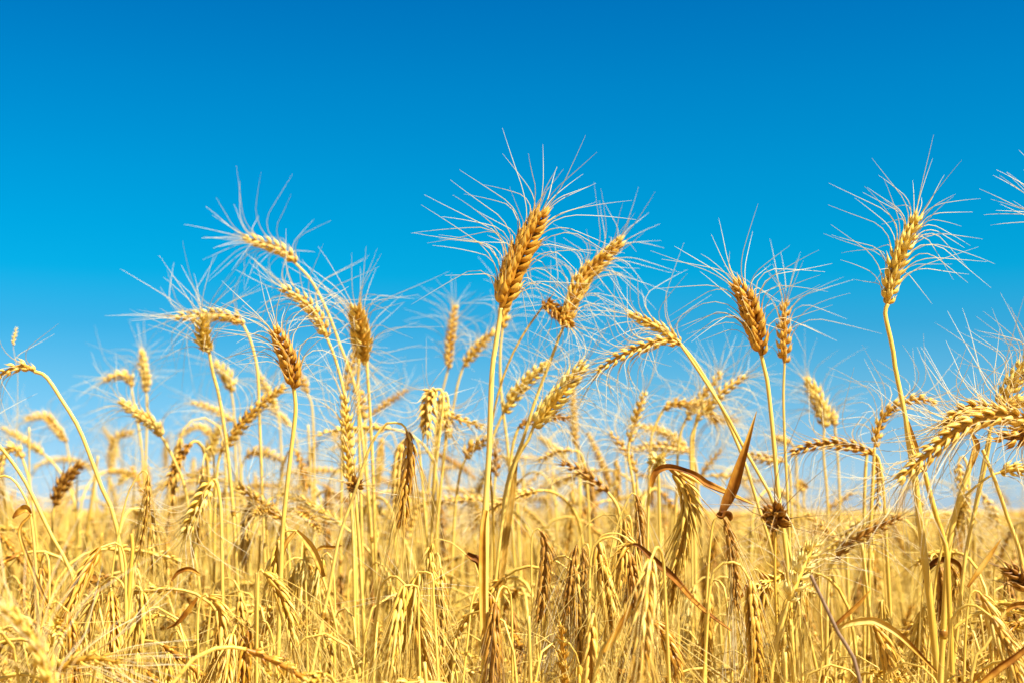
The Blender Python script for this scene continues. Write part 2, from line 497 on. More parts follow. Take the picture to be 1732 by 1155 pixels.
S('large pale ear rising above a dark horizontal ear', .98, '902,722 893,745 880,765 865,805 850,880 836,1000', '902,722 925,692 950,662 966,640 988,616', 36, mat='P', tone=.52, roll=.3)
S('dark brown ear lying flat beneath the large pale ear', 1.08, '878,721 869,746 862,795 856,900', '878,721 900,710 925,704 964,707', 18, mat='B', tone=.8, awnmat='awn')
S('narrow vertical ear right of the large pale ear, its tip up', 1.5, '973,753 978,775 980,880', '973,753 971,715 969,660', 17, mat='G', tone=.45)
S('pale ear of the crossing pair, the upper one, rising left from the bend', .96, '1150,580 1176,612 1213,674 1248,752 1266,800 1283,857 1307,936 1318,1030', '1150,580 1132,566 1108,551 1064,531', 25, mat='P', tone=.35, roll=1.2, r=4.0)
S('spiky ear of the crossing pair, the lower one, drooping to the left', .94, '1152,584 1182,628 1226,697 1257,755 1303,836 1316,870 1335,930', '1152,584 1130,576 1108,580 1058,598 1006,629', 23, mat='G', tone=.6, roll=.1, r=4.0)
S('amber ear with dense husks leaning left, next to a smaller upright ear', .85, '1288,601 1292,620 1299,653 1309,750 1317,840 1330,936 1338,1060', '1288,601 1284,578 1276,548 1262,507 1243,479', 40, mat='A', roll=.2, tone=.42, r=5.0, stone=.62, aw=1.15, dense=1.3)
S('smaller upright ear on a thin straight stem, next to the amber ear', .98, '1327,614 1325,673 1328,760 1332,840 1337,960 1340,1080', '1327,614 1326,585 1326,550 1328,512', 28, mat='A', roll=.5, tone=.62, r=3.6, aw=1.1)
S('lone yellow ear on a wavy stem, standing clear against the sky', .85, '1501,515 1497,530 1503,560 1510,590 1514,621 1527,683 1534,720 1547,805 1558,898 1570,990 1580,1083', '1501,515 1506,480 1519,440 1538,400 1552,362', 37, mat='P', roll=1.0, tone=.42, r=5.4, sheath=712, aw=1.05,
  leaves=[('1536,712 1541,735 1549,760 1553,775', [3, 9, 10, 5], [.7, .6, .5, .5], dict(curl=.8))])
S('ear reaching out of the picture at the right edge, only its long awns showing', .86, '1835,430 1850,520 1850,700 1840,1000', '1850,440 1835,400 1805,372 1764,354', 34, mat='G', roll=.3, aw=1.0, sp=.28, na=.4)
# right edge
S('big drooping ear with long curved awns, arching in from the right edge', .74, '1772,742 1790,800 1795,950 1780,1155', '1772,742 1748,718 1705,704 1662,709 1615,730 1572,765 1512,818', 40, mat='G', roll=.15, tone=.55, aw=1.25, sp=.8, r=5, na=.45)
S('ear behind the big drooping one, seen above it and turned down', .84, '1775,760 1785,820 1788,1000', '1775,760 1740,728 1700,702 1650,690 1610,705 1598,735', 32, mat='G', roll=.8, tone=.5)
S('dark underside ear hanging below the big drooping one', .82, '1780,700 1800,780 1800,1000', '1780,700 1750,722 1720,740 1690,738', 36, mat='A', roll=.2, tone=.3)
S('pale ear pointing up at the right edge above the big drooping one', .92, '1690,692 1680,712 1672,740 1655,830 1636,925 1620,1040', '1690,692 1704,662 1722,632 1745,598', 33, mat='P', roll=.6, tone=.4, aw=1.15)
S('arched ear curling right beneath the wavy stem', 1.0, '1479,756 1477,800 1472,900 1470,1000', '1479,756 1488,716 1504,694 1528,680 1556,674 1586,683', 22, mat='G', roll=.4, tone=.5)
S('horizontal ear pointing left below the wavy stem, with a dark tip', 1.0, '1476,768 1486,776 1494,830 1500,930', '1476,768 1440,754 1405,750 1370,754 1336,767', 24, mat='A', roll=.1, tone=.5)
S('hanging ear under the horizontal one', 1.05, '1481,772 1474,760 1466,770 1462,850 1462,980', '1481,772 1485,800 1486,830 1482,860', 22, mat='A', roll=.3, tone=.5)
S('blurred pale ear with a fat base and spread awns, behind the smaller upright ear', 1.3, '1394,723 1393,768 1399,838 1404,960', '1394,723 1390,695 1380,668 1365,642', 28, mat='P', tone=.45)
S('blurred ear right beside the fat-based pale ear', 1.38, '1412,720 1418,790 1422,900', '1412,720 1404,700 1392,690', 22, mat='G', tone=.5)
# group of three in the middle right
S('brown ear lying to the right across two slanting ears', 1.2, '1123,691 1112,712 1101,745 1096,860', '1123,691 1142,682 1170,684 1203,682', 20, mat='A', tone=.35)
S('slanting ear crossing the flat brown ear, the longer of two', 1.18, '1177,709 1179,715 1169,740 1169,805 1170,900', '1177,709 1196,690 1222,662 1260,635', 21, mat='A', tone=.6)
S('slanting ear crossing the flat brown ear, the shorter of two', 1.24, '1160,709 1152,730 1147,760 1143,860', '1160,709 1180,680 1202,652 1220,630', 20, mat='G', tone=.5)
S('ear hanging right under the crossing of three ears', 1.22, '1190,690 1180,700 1172,760 1174,860', '1190,690 1200,700 1212,712', 19, mat='G', tone=.45)
S('upright blurred ear above the white fuzzy head', 1.15, '1064,747 1063,772 1068,800 1074,840 1078,920', '1064,747 1070,725 1080,693 1090,663', 20, mat='A', tone=.6)
S('small ear leaning left out of the clump above the white fuzzy head', 1.2, '1076,800 1080,860 1082,940', '1076,800 1066,775 1048,748 1031,731', 17, mat='G', tone=.45)
S('blurred ear bending right from behind the upright one in the clump', 1.4, '1165,765 1172,800 1176,900', '1165,765 1142,742 1115,728 1081,720', 19, mat='G', tone=.55)
S('blurred flat ear low in the clump above the bent leaf', 1.36, '1164,764 1178,790 1184,900', '1164,764 1130,756 1100,755 1068,760', 20, mat='G', tone=.5)
S('white fuzzy ear facing the viewer just behind the bent leaf', 1.12, '1112,782 1114,810 1116,900', '1112,782 1112,779 1111,776', 34, mat='P', tilt=-.05, tone=.8, sp=.8)
S('brown ear pointing up left over the pale stems at centre right', 1.04, '1028,832 1040,848 1048,870 1052,940', '1028,832 1006,815 980,795 951,782', 22, mat='B', tone=.9, awnmat='awn', roll=.3)
S('small golden ear level above the brown ear at centre right', 1.28, '971,761 985,772 994,830 998,940', '971,761 950,762 930,768 910,779', 15, mat='A', tone=.5)
S('tiny distant ear lying level under the small golden ear', 2.0, '966,812 972,830 974,900', '966,812 945,811 920,815', 11, mat='A', tone=.5)
S('dark blurred ear right behind the tallest stem', 1.25, '838,806 836,830 832,930', '838,806 839,780 838,748', 19, mat='B', tone=1.0)
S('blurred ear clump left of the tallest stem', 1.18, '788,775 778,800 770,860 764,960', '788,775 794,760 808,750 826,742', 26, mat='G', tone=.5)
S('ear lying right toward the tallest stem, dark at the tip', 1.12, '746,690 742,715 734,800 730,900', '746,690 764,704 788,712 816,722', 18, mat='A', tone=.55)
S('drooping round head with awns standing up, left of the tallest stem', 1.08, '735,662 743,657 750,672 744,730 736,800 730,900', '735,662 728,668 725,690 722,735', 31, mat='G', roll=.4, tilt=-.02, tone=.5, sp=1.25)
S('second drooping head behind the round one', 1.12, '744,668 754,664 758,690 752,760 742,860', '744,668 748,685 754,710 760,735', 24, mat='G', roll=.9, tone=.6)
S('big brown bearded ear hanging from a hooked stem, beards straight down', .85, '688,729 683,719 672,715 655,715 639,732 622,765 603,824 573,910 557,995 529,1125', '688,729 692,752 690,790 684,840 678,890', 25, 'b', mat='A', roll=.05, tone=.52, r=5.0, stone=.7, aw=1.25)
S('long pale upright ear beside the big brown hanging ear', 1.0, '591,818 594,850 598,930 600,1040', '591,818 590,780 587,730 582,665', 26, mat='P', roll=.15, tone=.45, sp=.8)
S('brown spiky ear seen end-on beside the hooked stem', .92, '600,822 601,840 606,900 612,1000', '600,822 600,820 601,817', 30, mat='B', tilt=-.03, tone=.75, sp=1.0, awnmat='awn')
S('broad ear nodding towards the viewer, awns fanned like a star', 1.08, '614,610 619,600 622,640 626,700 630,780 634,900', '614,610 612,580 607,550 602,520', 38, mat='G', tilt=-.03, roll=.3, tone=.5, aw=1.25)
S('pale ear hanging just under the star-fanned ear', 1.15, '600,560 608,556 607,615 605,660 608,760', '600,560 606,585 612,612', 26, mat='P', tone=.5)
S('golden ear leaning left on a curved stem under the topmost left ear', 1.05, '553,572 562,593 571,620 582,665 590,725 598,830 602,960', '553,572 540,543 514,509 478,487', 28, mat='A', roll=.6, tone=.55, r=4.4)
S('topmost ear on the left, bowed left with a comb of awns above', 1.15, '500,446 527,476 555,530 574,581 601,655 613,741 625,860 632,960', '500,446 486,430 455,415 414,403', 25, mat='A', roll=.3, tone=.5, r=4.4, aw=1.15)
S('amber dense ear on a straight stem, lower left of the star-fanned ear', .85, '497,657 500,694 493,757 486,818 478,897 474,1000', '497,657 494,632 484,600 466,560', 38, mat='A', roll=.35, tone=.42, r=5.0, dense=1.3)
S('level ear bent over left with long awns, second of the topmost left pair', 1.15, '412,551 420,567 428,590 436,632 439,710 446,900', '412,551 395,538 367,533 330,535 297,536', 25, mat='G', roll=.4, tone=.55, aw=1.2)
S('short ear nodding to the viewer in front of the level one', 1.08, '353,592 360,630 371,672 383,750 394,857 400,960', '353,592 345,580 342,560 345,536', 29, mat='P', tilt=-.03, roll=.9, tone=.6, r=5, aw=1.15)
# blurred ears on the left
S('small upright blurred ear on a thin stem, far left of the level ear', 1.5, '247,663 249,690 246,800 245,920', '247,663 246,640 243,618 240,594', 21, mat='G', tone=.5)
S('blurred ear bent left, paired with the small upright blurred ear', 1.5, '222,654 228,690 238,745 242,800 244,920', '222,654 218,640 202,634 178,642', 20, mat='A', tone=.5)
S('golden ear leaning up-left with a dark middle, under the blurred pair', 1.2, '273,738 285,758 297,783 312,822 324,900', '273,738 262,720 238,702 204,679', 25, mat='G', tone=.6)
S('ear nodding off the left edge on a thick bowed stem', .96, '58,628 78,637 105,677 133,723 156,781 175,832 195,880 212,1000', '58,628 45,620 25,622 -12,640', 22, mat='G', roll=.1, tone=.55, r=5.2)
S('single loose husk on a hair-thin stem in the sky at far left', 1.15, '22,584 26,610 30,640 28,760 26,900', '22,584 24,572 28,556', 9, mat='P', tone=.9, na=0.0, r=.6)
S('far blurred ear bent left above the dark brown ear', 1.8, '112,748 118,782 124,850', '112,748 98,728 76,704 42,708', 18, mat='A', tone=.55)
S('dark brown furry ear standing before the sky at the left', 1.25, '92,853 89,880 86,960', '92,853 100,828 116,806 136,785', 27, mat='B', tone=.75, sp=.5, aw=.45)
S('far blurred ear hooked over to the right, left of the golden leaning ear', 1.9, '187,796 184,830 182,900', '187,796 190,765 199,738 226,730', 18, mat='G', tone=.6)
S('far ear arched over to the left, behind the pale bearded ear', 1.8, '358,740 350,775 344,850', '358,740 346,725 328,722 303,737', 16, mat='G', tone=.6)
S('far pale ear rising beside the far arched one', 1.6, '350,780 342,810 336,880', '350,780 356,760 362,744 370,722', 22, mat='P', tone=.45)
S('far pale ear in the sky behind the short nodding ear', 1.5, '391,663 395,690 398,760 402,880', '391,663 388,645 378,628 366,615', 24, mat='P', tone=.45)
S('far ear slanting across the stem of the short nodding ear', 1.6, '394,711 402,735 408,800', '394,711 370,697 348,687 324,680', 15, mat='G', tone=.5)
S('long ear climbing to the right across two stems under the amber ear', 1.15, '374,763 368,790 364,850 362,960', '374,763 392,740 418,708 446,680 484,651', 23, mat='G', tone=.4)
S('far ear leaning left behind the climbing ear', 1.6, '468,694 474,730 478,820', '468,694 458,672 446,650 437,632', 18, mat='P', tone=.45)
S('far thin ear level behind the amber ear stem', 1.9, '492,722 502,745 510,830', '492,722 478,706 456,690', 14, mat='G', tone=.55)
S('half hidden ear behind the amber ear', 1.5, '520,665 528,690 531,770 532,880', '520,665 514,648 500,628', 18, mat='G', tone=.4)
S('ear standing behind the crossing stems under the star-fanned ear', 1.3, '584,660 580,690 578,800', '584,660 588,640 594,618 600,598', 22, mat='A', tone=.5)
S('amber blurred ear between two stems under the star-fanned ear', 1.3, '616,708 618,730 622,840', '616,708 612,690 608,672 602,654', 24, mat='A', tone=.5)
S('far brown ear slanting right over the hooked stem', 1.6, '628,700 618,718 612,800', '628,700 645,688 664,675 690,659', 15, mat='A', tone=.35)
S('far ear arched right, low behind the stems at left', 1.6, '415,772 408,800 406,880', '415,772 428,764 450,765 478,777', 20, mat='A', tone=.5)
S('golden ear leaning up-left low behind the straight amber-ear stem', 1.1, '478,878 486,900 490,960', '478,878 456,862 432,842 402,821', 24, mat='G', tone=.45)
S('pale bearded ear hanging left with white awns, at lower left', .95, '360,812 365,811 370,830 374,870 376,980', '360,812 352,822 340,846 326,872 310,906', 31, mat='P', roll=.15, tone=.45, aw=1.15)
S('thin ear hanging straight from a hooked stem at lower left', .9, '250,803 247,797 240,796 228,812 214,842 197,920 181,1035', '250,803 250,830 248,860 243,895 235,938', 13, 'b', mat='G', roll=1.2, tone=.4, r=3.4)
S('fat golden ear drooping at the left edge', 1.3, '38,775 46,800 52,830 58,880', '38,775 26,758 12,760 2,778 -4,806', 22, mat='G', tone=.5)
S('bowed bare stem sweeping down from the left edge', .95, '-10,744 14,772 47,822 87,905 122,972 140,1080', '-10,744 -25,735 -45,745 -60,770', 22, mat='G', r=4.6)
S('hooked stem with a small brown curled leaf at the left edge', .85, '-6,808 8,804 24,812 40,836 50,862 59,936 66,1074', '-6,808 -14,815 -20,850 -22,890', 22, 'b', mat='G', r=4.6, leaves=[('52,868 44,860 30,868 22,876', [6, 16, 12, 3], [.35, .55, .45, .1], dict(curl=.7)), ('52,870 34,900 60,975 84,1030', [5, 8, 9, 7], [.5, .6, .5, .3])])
# low, close to the camera
S('stout ear hanging to the right of a brown crumpled leaf at lower left', .8, '352,1010 347,1004 338,1016 334,1060 336,1155', '352,1010 366,1016 374,1046 370,1090 352,1150', 28, 'b', mat='G', roll=.1, tone=.6, group='drooping bearded ears in the near canopy', leaves=[('334,1010 318,1030 300,1050 282,1062', [5, 11, 9, 3], [.6, .45, .35, .3], dict(curl=.9, twist=1.0)), ('290,982 302,968 320,963 338,972', [3, 8, 9, 4], [.3, .2, .3, .6], dict(curl=.9, twist=.8))])
S('broad pale ear hanging between thin stems at lower left', .77, '240,1000 234,990 224,998 218,1050 216,1155', '240,1000 240,1030 232,1070 228,1140', 32, 'b', mat='P', roll=.2, tone=.4, group='drooping bearded ears in the near canopy')
S('very close blurred ear in the bottom left corner, knobbly and pale', .57, '100,1185 120,1260 125,1400', '100,1185 84,1150 66,1105 44,1062 10,1024', 38, mat='P', roll=1.2, tone=.4, sp=.6)
S('grey-tan ear lying level near the bottom left corner', .70, '90,1136 80,1160 78,1240', '90,1136 125,1118 160,1112 204,1120', 32, mat='P', roll=.1, tone=.2, sp=.5)
S('pale bearded ear hanging beside a folded leaf, lower left of the thick slanting stem', .86, '471,912 478,901 486,897 501,897 514,908 529,938 549,985 572,1078 578,1155', '471,912 470,930 464,958 458,990', 27, 'b', mat='P', roll=.1, tone=.4, group='drooping bearded ears in the near canopy', leaves=[('500,898 486,915 479,935 477,950', [6, 9, 7, 3], [.7, .6, .5, .3], dict(curl=.6)), ('502,897 516,912 532,935 548,975', [6, 15, 13, 7], [.8, .7, .7, .6], dict(curl=.7))])
S('golden bearded ear hanging in front of the folded leaf, chevrons clear', .79, '446,968 440,962 436,980 435,1060 434,1155', '446,968 462,982 478,1012 490,1050 496,1090', 28, 'b', mat='P', roll=.05, tone=.35, group='drooping bearded ears in the near canopy')
S('pale bearded ear hanging under a brown leaf beside the thick slanting stem', .95, '545,942 552,934 560,945 566,1000 566,1100', '545,942 541,960 536,982 530,1012', 23, 'b', mat='P', tone=.5, group='drooping bearded ears in the near canopy', leaves=[('530,935 545,925 565,925 578,922', [3, 8, 7, 2], [.6, .5, .4, .15], dict(curl=.5))])
S('pale narrow ear hanging left of the one under the brown leaf', .93, '503,950 509,944 515,956 518,1020 520,1120', '503,950 499,966 494,990 489,1020', 22, 'b', mat='P', tone=.45, group='drooping bearded ears in the near canopy')
S('small pale ear hanging from a stem with a crumpled brown node', .9, '731,917 734,912 740,911 763,917 786,936 802,950 812,990 818,1080', '731,917 727,932 728,955 735,986', 19, 'b', mat='P', roll=.1, tone=.4, r=2.6, leaves=[('790,936 798,944 806,952 812,972', [8, 17, 15, 4], [.15, .05, .12, .1], dict(curl=.9, twist=1.5))])
S('dark brown ear hanging tight beside its own hooked stem', .9, '914,897 909,893 903,899 899,920 900,1015 908,1094', '914,897 921,915 923,945 919,995 912,1050', 23, 'b', mat='B', roll=.1, tone=1.0, r=3.6, group='drooping bearded ears in the near canopy')
S('dark brown ear hanging from a long looped stem, left of two', .9, '975,921 980,912 991,889 1015,871 1038,871 1048,884 1040,960 1036,1080', '975,921 969,950 964,990 957,1040', 19, 'b', mat='B', tone=.9, r=2.8, group='drooping bearded ears in the near canopy', awnmat='awn')
S('dark brown ear twisting beside the looped stem, right of two', .93, '985,925 990,918 996,930 998,1000 996,1100', '985,925 988,950 982,995 964,1050', 20, 'b', mat='B', tone=.95, group='drooping bearded ears in the near canopy', awnmat='awn',
  leaves=[('953,1040 950,1060 942,1080 930,1096', [5, 12, 10, 3], [.85, .85, .8, .6], dict(curl=.7))])
S('large golden ear hanging from a pale arched stem', .85, '1012,914 1016,907 1024,903 1042,901 1060,909 1075,925 1087,976 1098,1035 1106,1113', '1012,914 1014,945 1022,985 1030,1025 1036,1068', 33, 'b', mat='G', roll=.1, tone=.55, r=3.4, group='drooping bearded ears in the near canopy')
S('golden shaggy ear hanging behind the pale arched stem', .95, '1056,878 1062,870 1068,885 1070,960 1066,1080', '1056,878 1056,905 1050,940 1044,985', 28, 'b', mat='G', tone=.5, spike=True, group='drooping bearded ears in the near canopy')
S('thin dark ear hanging long from a folded brown stem', .88, '1075,836 1067,834 1059,850 1045,884 1030,952 1024,1060', '1075,836 1081,860 1083,900 1076,950 1060,1020', 20, 'b', mat='B', roll=.3, tone=1.0, r=3.2, awnmat='awn')
S('bright golden shaggy ear hanging under an arched rusty leaf', .85, '1132,792 1120,789 1106,800 1099,825 1096,877 1096,976 1102,1060 1106,1155', '1132,792 1150,808 1162,835 1164,865 1156,900 1146,955', 32, 'b', mat='P', roll=.1, tone=.3, r=4.6, spike=True,
  leaves=[('1100,822 1106,802 1118,792 1134,790 1160,797 1178,806 1194,819 1225,833 1274,853', [9, 13, 12, 10, 13, 15, 12, 8, 2], [.5, .35, .25, .2, .3, .35, .45, .6, .7], dict(curl=.8, twist=1.2, n=46, dd=-.008))])
S('golden ear hanging below the bright shaggy one', .87, '1160,900 1154,893 1148,910 1146,980 1148,1100', '1160,900 1152,930 1144,970 1136,1022', 26, 'b', mat='G', tone=.5, group='drooping bearded ears in the near canopy')
S('dark slim ear hanging from a knotted joint with a tall rust-brown upright leaf', .83, '1224,876 1216,872 1206,884 1199,944 1194,1035 1193,1155', '1224,876 1234,905 1240,945 1244,985 1246,1030', 21, 'b', mat='B', roll=.1, tone=1.0, r=4.8, awnmat='awn',
  leaves=[('1216,874 1226,850 1238,825 1250,790 1262,755 1272,722 1280,695', [8, 22, 23, 18, 12, 7, 1], [.2, .35, .42, .4, .45, .5, .65], dict(curl=.95, n=40, dd=-.008, twist=.5)), ('1212,868 1220,876 1228,872 1236,880', [8, 20, 20, 8], [.12, .08, .1, .2], dict(curl=.9, twist=2.2, dd=-.012))])
S('round brown burr-like ear facing the viewer with dark radiating awns', .81, '1311,880 1311,930 1311,976 1315,1094 1315,1155', '1311,882 1311,876 1311,862', 47, mat='B', tilt=-.03, roll=.4, tone=.55, aw=1.35, r=3.0, stone=.35, na=.35)
S('pale silvery wide-open ear with loose husks, low in front', .78, '1334,1016 1324,1050 1313,1090 1306,1130 1302,1180', '1334,1016 1346,985 1360,952 1380,916', 38, mat='P', roll=.2, tone=.8, spike=True, sp=.8, r=4.5)
S('brown-gold ear slanting right in front of the yellow field', .95, '1412,946 1404,962 1399,1040 1398,1155', '1412,946 1432,922 1462,902 1525,872', 23, mat='B', roll=.2, tone=1.0, awnmat='awn')
S('golden ear leaning up-left behind the brown-gold one', 1.15, '1423,918 1432,940 1436,1040', '1423,918 1400,900 1384,886 1364,868', 18, mat='A', tone=.5)
t = S('bare grey-brown stalk without an ear slanting among the yellow stems', .75, '1371,972 1396,1024 1424,1084 1456,1158', None, r=4.0, group=None)
for c in t.children:
    c.data.materials[0] = M['stick']
S('stem bent sharply into a flat pale leaf, low at the right', .78, '1478,1056 1440,1056 1411,1064 1399,1100 1384,1155', '1478,1056 1490,1075 1500,1105 1506,1140', 28, 'b', mat='G', tone=.45, r=3.8, group='drooping bearded ears in the near canopy',
  leaves=[('1410,1065 1440,1053 1468,1049 1484,1051 1524,1076 1584,1136', [5, 14, 15, 12, 9, 4], [.85, .9, .85, .5, .35, .3], dict(curl=.45, n=40, dd=-.008)), ('1408,1060 1430,1040 1452,1020 1471,998', [6, 9, 8, 2], [.3, .3, .35, .45], dict(curl=.7, dd=-.012))])
S('thin ear hanging inside a dark curled leaf at the right', .9, '1606,953 1596,946 1580,948 1567,968 1557,1037 1552,1155', '1606,953 1614,966 1616,985 1612,1008', 16, 'b', mat='G', tone=.4, r=3, leaves=[('1562,985 1568,962 1584,947 1606,946 1622,956 1624,975', [4, 9, 13, 12, 9, 3], [.4, .2, .08, .1, .3, .5], dict(curl=.8))])
S('stout pale ear drooping beside a pointed tan leaf at the right', .8, '1660,1006 1652,998 1640,1008 1634,1060 1630,1155', '1660,1006 1672,1025 1682,1060 1688,1110', 30, 'b', mat='G', tone=.55, group='drooping bearded ears in the near canopy', leaves=[('1636,992 1652,968 1672,940 1693,911', [5, 11, 9, 1], [.35, .75, .7, .6], dict(curl=.6))])
S('dark brown tufted ear at the right edge', .85, '1745,1000 1742,1040 1738,1155', '1745,1000 1732,985 1722,972 1705,962', 36, mat='B', tone=.6, sp=.5, aw=.6)
S('thick stem at the right edge carrying a long dark blade', .74, '1730,1020 1702,1032 1670,1090 1640,1158', '1730,1020 1748,1024 1760,1050 1764,1100', 28, 'b', mat='G', r=5, leaves=[('1652,1160 1690,1128 1716,1110 1740,1090', [7, 15, 14, 9], [.5, .25, .2, .25], dict(curl=.7, dd=-.03)), ('1702,1032 1718,1022 1745,1021', [8, 12, 8], [.3, .25, .3], dict(curl=.7))])
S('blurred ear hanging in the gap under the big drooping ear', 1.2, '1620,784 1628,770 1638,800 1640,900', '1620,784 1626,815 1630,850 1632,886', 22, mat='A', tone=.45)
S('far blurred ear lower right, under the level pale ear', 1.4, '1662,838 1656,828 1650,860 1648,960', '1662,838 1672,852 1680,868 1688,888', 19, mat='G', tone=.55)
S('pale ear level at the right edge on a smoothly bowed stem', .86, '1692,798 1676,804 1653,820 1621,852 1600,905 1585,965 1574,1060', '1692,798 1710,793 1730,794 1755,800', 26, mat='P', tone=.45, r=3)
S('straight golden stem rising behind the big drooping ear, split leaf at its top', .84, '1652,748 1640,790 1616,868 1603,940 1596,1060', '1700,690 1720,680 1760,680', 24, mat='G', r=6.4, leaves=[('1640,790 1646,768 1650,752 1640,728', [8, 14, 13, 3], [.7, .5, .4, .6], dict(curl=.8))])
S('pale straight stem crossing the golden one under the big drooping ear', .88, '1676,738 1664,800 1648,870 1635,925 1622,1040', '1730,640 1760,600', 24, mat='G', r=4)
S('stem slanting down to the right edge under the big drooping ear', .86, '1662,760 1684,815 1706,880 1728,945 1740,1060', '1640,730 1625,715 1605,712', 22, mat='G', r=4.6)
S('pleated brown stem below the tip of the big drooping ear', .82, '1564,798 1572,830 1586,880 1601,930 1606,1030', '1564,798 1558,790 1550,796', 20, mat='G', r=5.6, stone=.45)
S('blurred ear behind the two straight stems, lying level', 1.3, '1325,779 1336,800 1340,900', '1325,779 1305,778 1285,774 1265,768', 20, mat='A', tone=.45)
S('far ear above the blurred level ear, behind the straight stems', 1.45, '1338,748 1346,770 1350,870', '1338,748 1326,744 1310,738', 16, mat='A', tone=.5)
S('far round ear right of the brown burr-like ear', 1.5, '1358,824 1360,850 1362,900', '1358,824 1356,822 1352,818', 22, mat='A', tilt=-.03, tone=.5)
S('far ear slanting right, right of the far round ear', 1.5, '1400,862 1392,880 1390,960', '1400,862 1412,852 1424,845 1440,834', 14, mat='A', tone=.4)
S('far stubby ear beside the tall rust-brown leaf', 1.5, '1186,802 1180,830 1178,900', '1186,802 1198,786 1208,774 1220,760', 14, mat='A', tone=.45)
S('golden blurred ear down in front of the thick tilted brown leaf', .69, '1080,1046 1075,1036 1066,1036 1035,1090 1006,1145', '1080,1046 1086,1070 1086,1105 1090,1160', 28, 'b', mat='G', tone=.5, r=5.5, group='drooping bearded ears in the near canopy', leaves=[('1066,1022 1058,1040 1040,1070 1022,1102', [7, 14, 13, 8], [.45, .45, .5, .6], dict(curl=.9))])
S('brown-striped ear curving down low, right of the blurred golden one', .77, '1104,1052 1092,1048 1082,1056 1078,1100 1078,1170', '1104,1052 1118,1064 1132,1094 1146,1140', 30, 'b', mat='A', tone=.35, group='drooping bearded ears in the near canopy')
S('brown-green ear hanging left of the pale silvery one', .92, '1285,968 1278,962 1270,972 1266,1040 1264,1140', '1285,968 1292,985 1288,1010 1280,1048', 27, 'b', mat='G', tone=.35, spike=True, group='drooping bearded ears in the near canopy', leaves=[('1270,975 1262,992 1256,1005 1250,1012', [5, 10, 8, 2], [.3, .2, .15, .2], dict(curl=.7))])
S('long dark-streaked leaf falling across the stems at centre right', .8, '1075,922 1078,960 1086,1020 1092,1155', '1075,922 1068,918 1058,925 1052,950 1050,985', 24, 'b', mat='G', tone=.5, r=3.4, leaves=[('1070,920 1082,924 1110,952 1140,980 1166,1010 1194,1036 1236,1066', [5, 12, 15, 13, 10, 8, 3], [.1, .1, .2, .18, .3, .2, .45], dict(curl=.7, twist=.9, n=44, dd=-.015))])
S('hanging round pale burr with short awns, left of the tallest stem low down', .92, '688,1006 690,1030 694,1155', '688,1006 688,1003 688,998', 26, mat='P', tilt=-.03, tone=.8, aw=.9)
S('thick pale broken straw standing upright at lower left', .8, '435,968 434,1040 434,1155', None, r=5.2, group=None, stone=.75)
S('pale straw ending in a brown tip, low beside the thin hooked ear', .86, '222,902 224,930 219,990 215,1100', None, r=4.6, group=None, stone=.4)
# ------------------------------------------------------------------ ground
def ground_mat():
    m, t = new_mat('soil')
    N, Lk = t.nodes, t.links
    out = N.new('ShaderNodeOutputMaterial'); pb = N.new('ShaderNodeBsdfPrincipled')
    geo = N.new('ShaderNodeNewGeometry')
    nz = N.new('ShaderNodeTexNoise'); nz.inputs['Scale'].default_value = 40; nz.inputs['Detail'].default_value = 6
    cr = N.new('ShaderNodeValToRGB')
    cr.color_ramp.elements[0].position = .35; cr.color_ramp.elements[0].color = (.10, .065, .03, 1)
    cr.color_ramp.elements[1].position = .65; cr.color_ramp.elements[1].color = (.45, .29, .08, 1)
    Lk.new(geo.outputs['Position'], nz.inputs['Vector']); Lk.new(nz.outputs['Fac'], cr.inputs['Fac'])
    Lk.new(cr.outputs['Color'], pb.inputs['Base Color']); pb.inputs['Roughness'].default_value = .9
    Lk.new(pb.outputs[0], out.inputs['Surface'])
    return m
gm = bpy.data.meshes.new('ground')
gm.from_pydata([(-5000, -5000, 0), (5000, -5000, 0), (5000, 5000, 0), (-5000, 5000, 0)], [], [(0, 1, 2, 3)])
gm.materials.append(ground_mat())
go = bpy.data.objects.new('ground', gm); COL.objects.link(go); go['kind'] = 'structure'

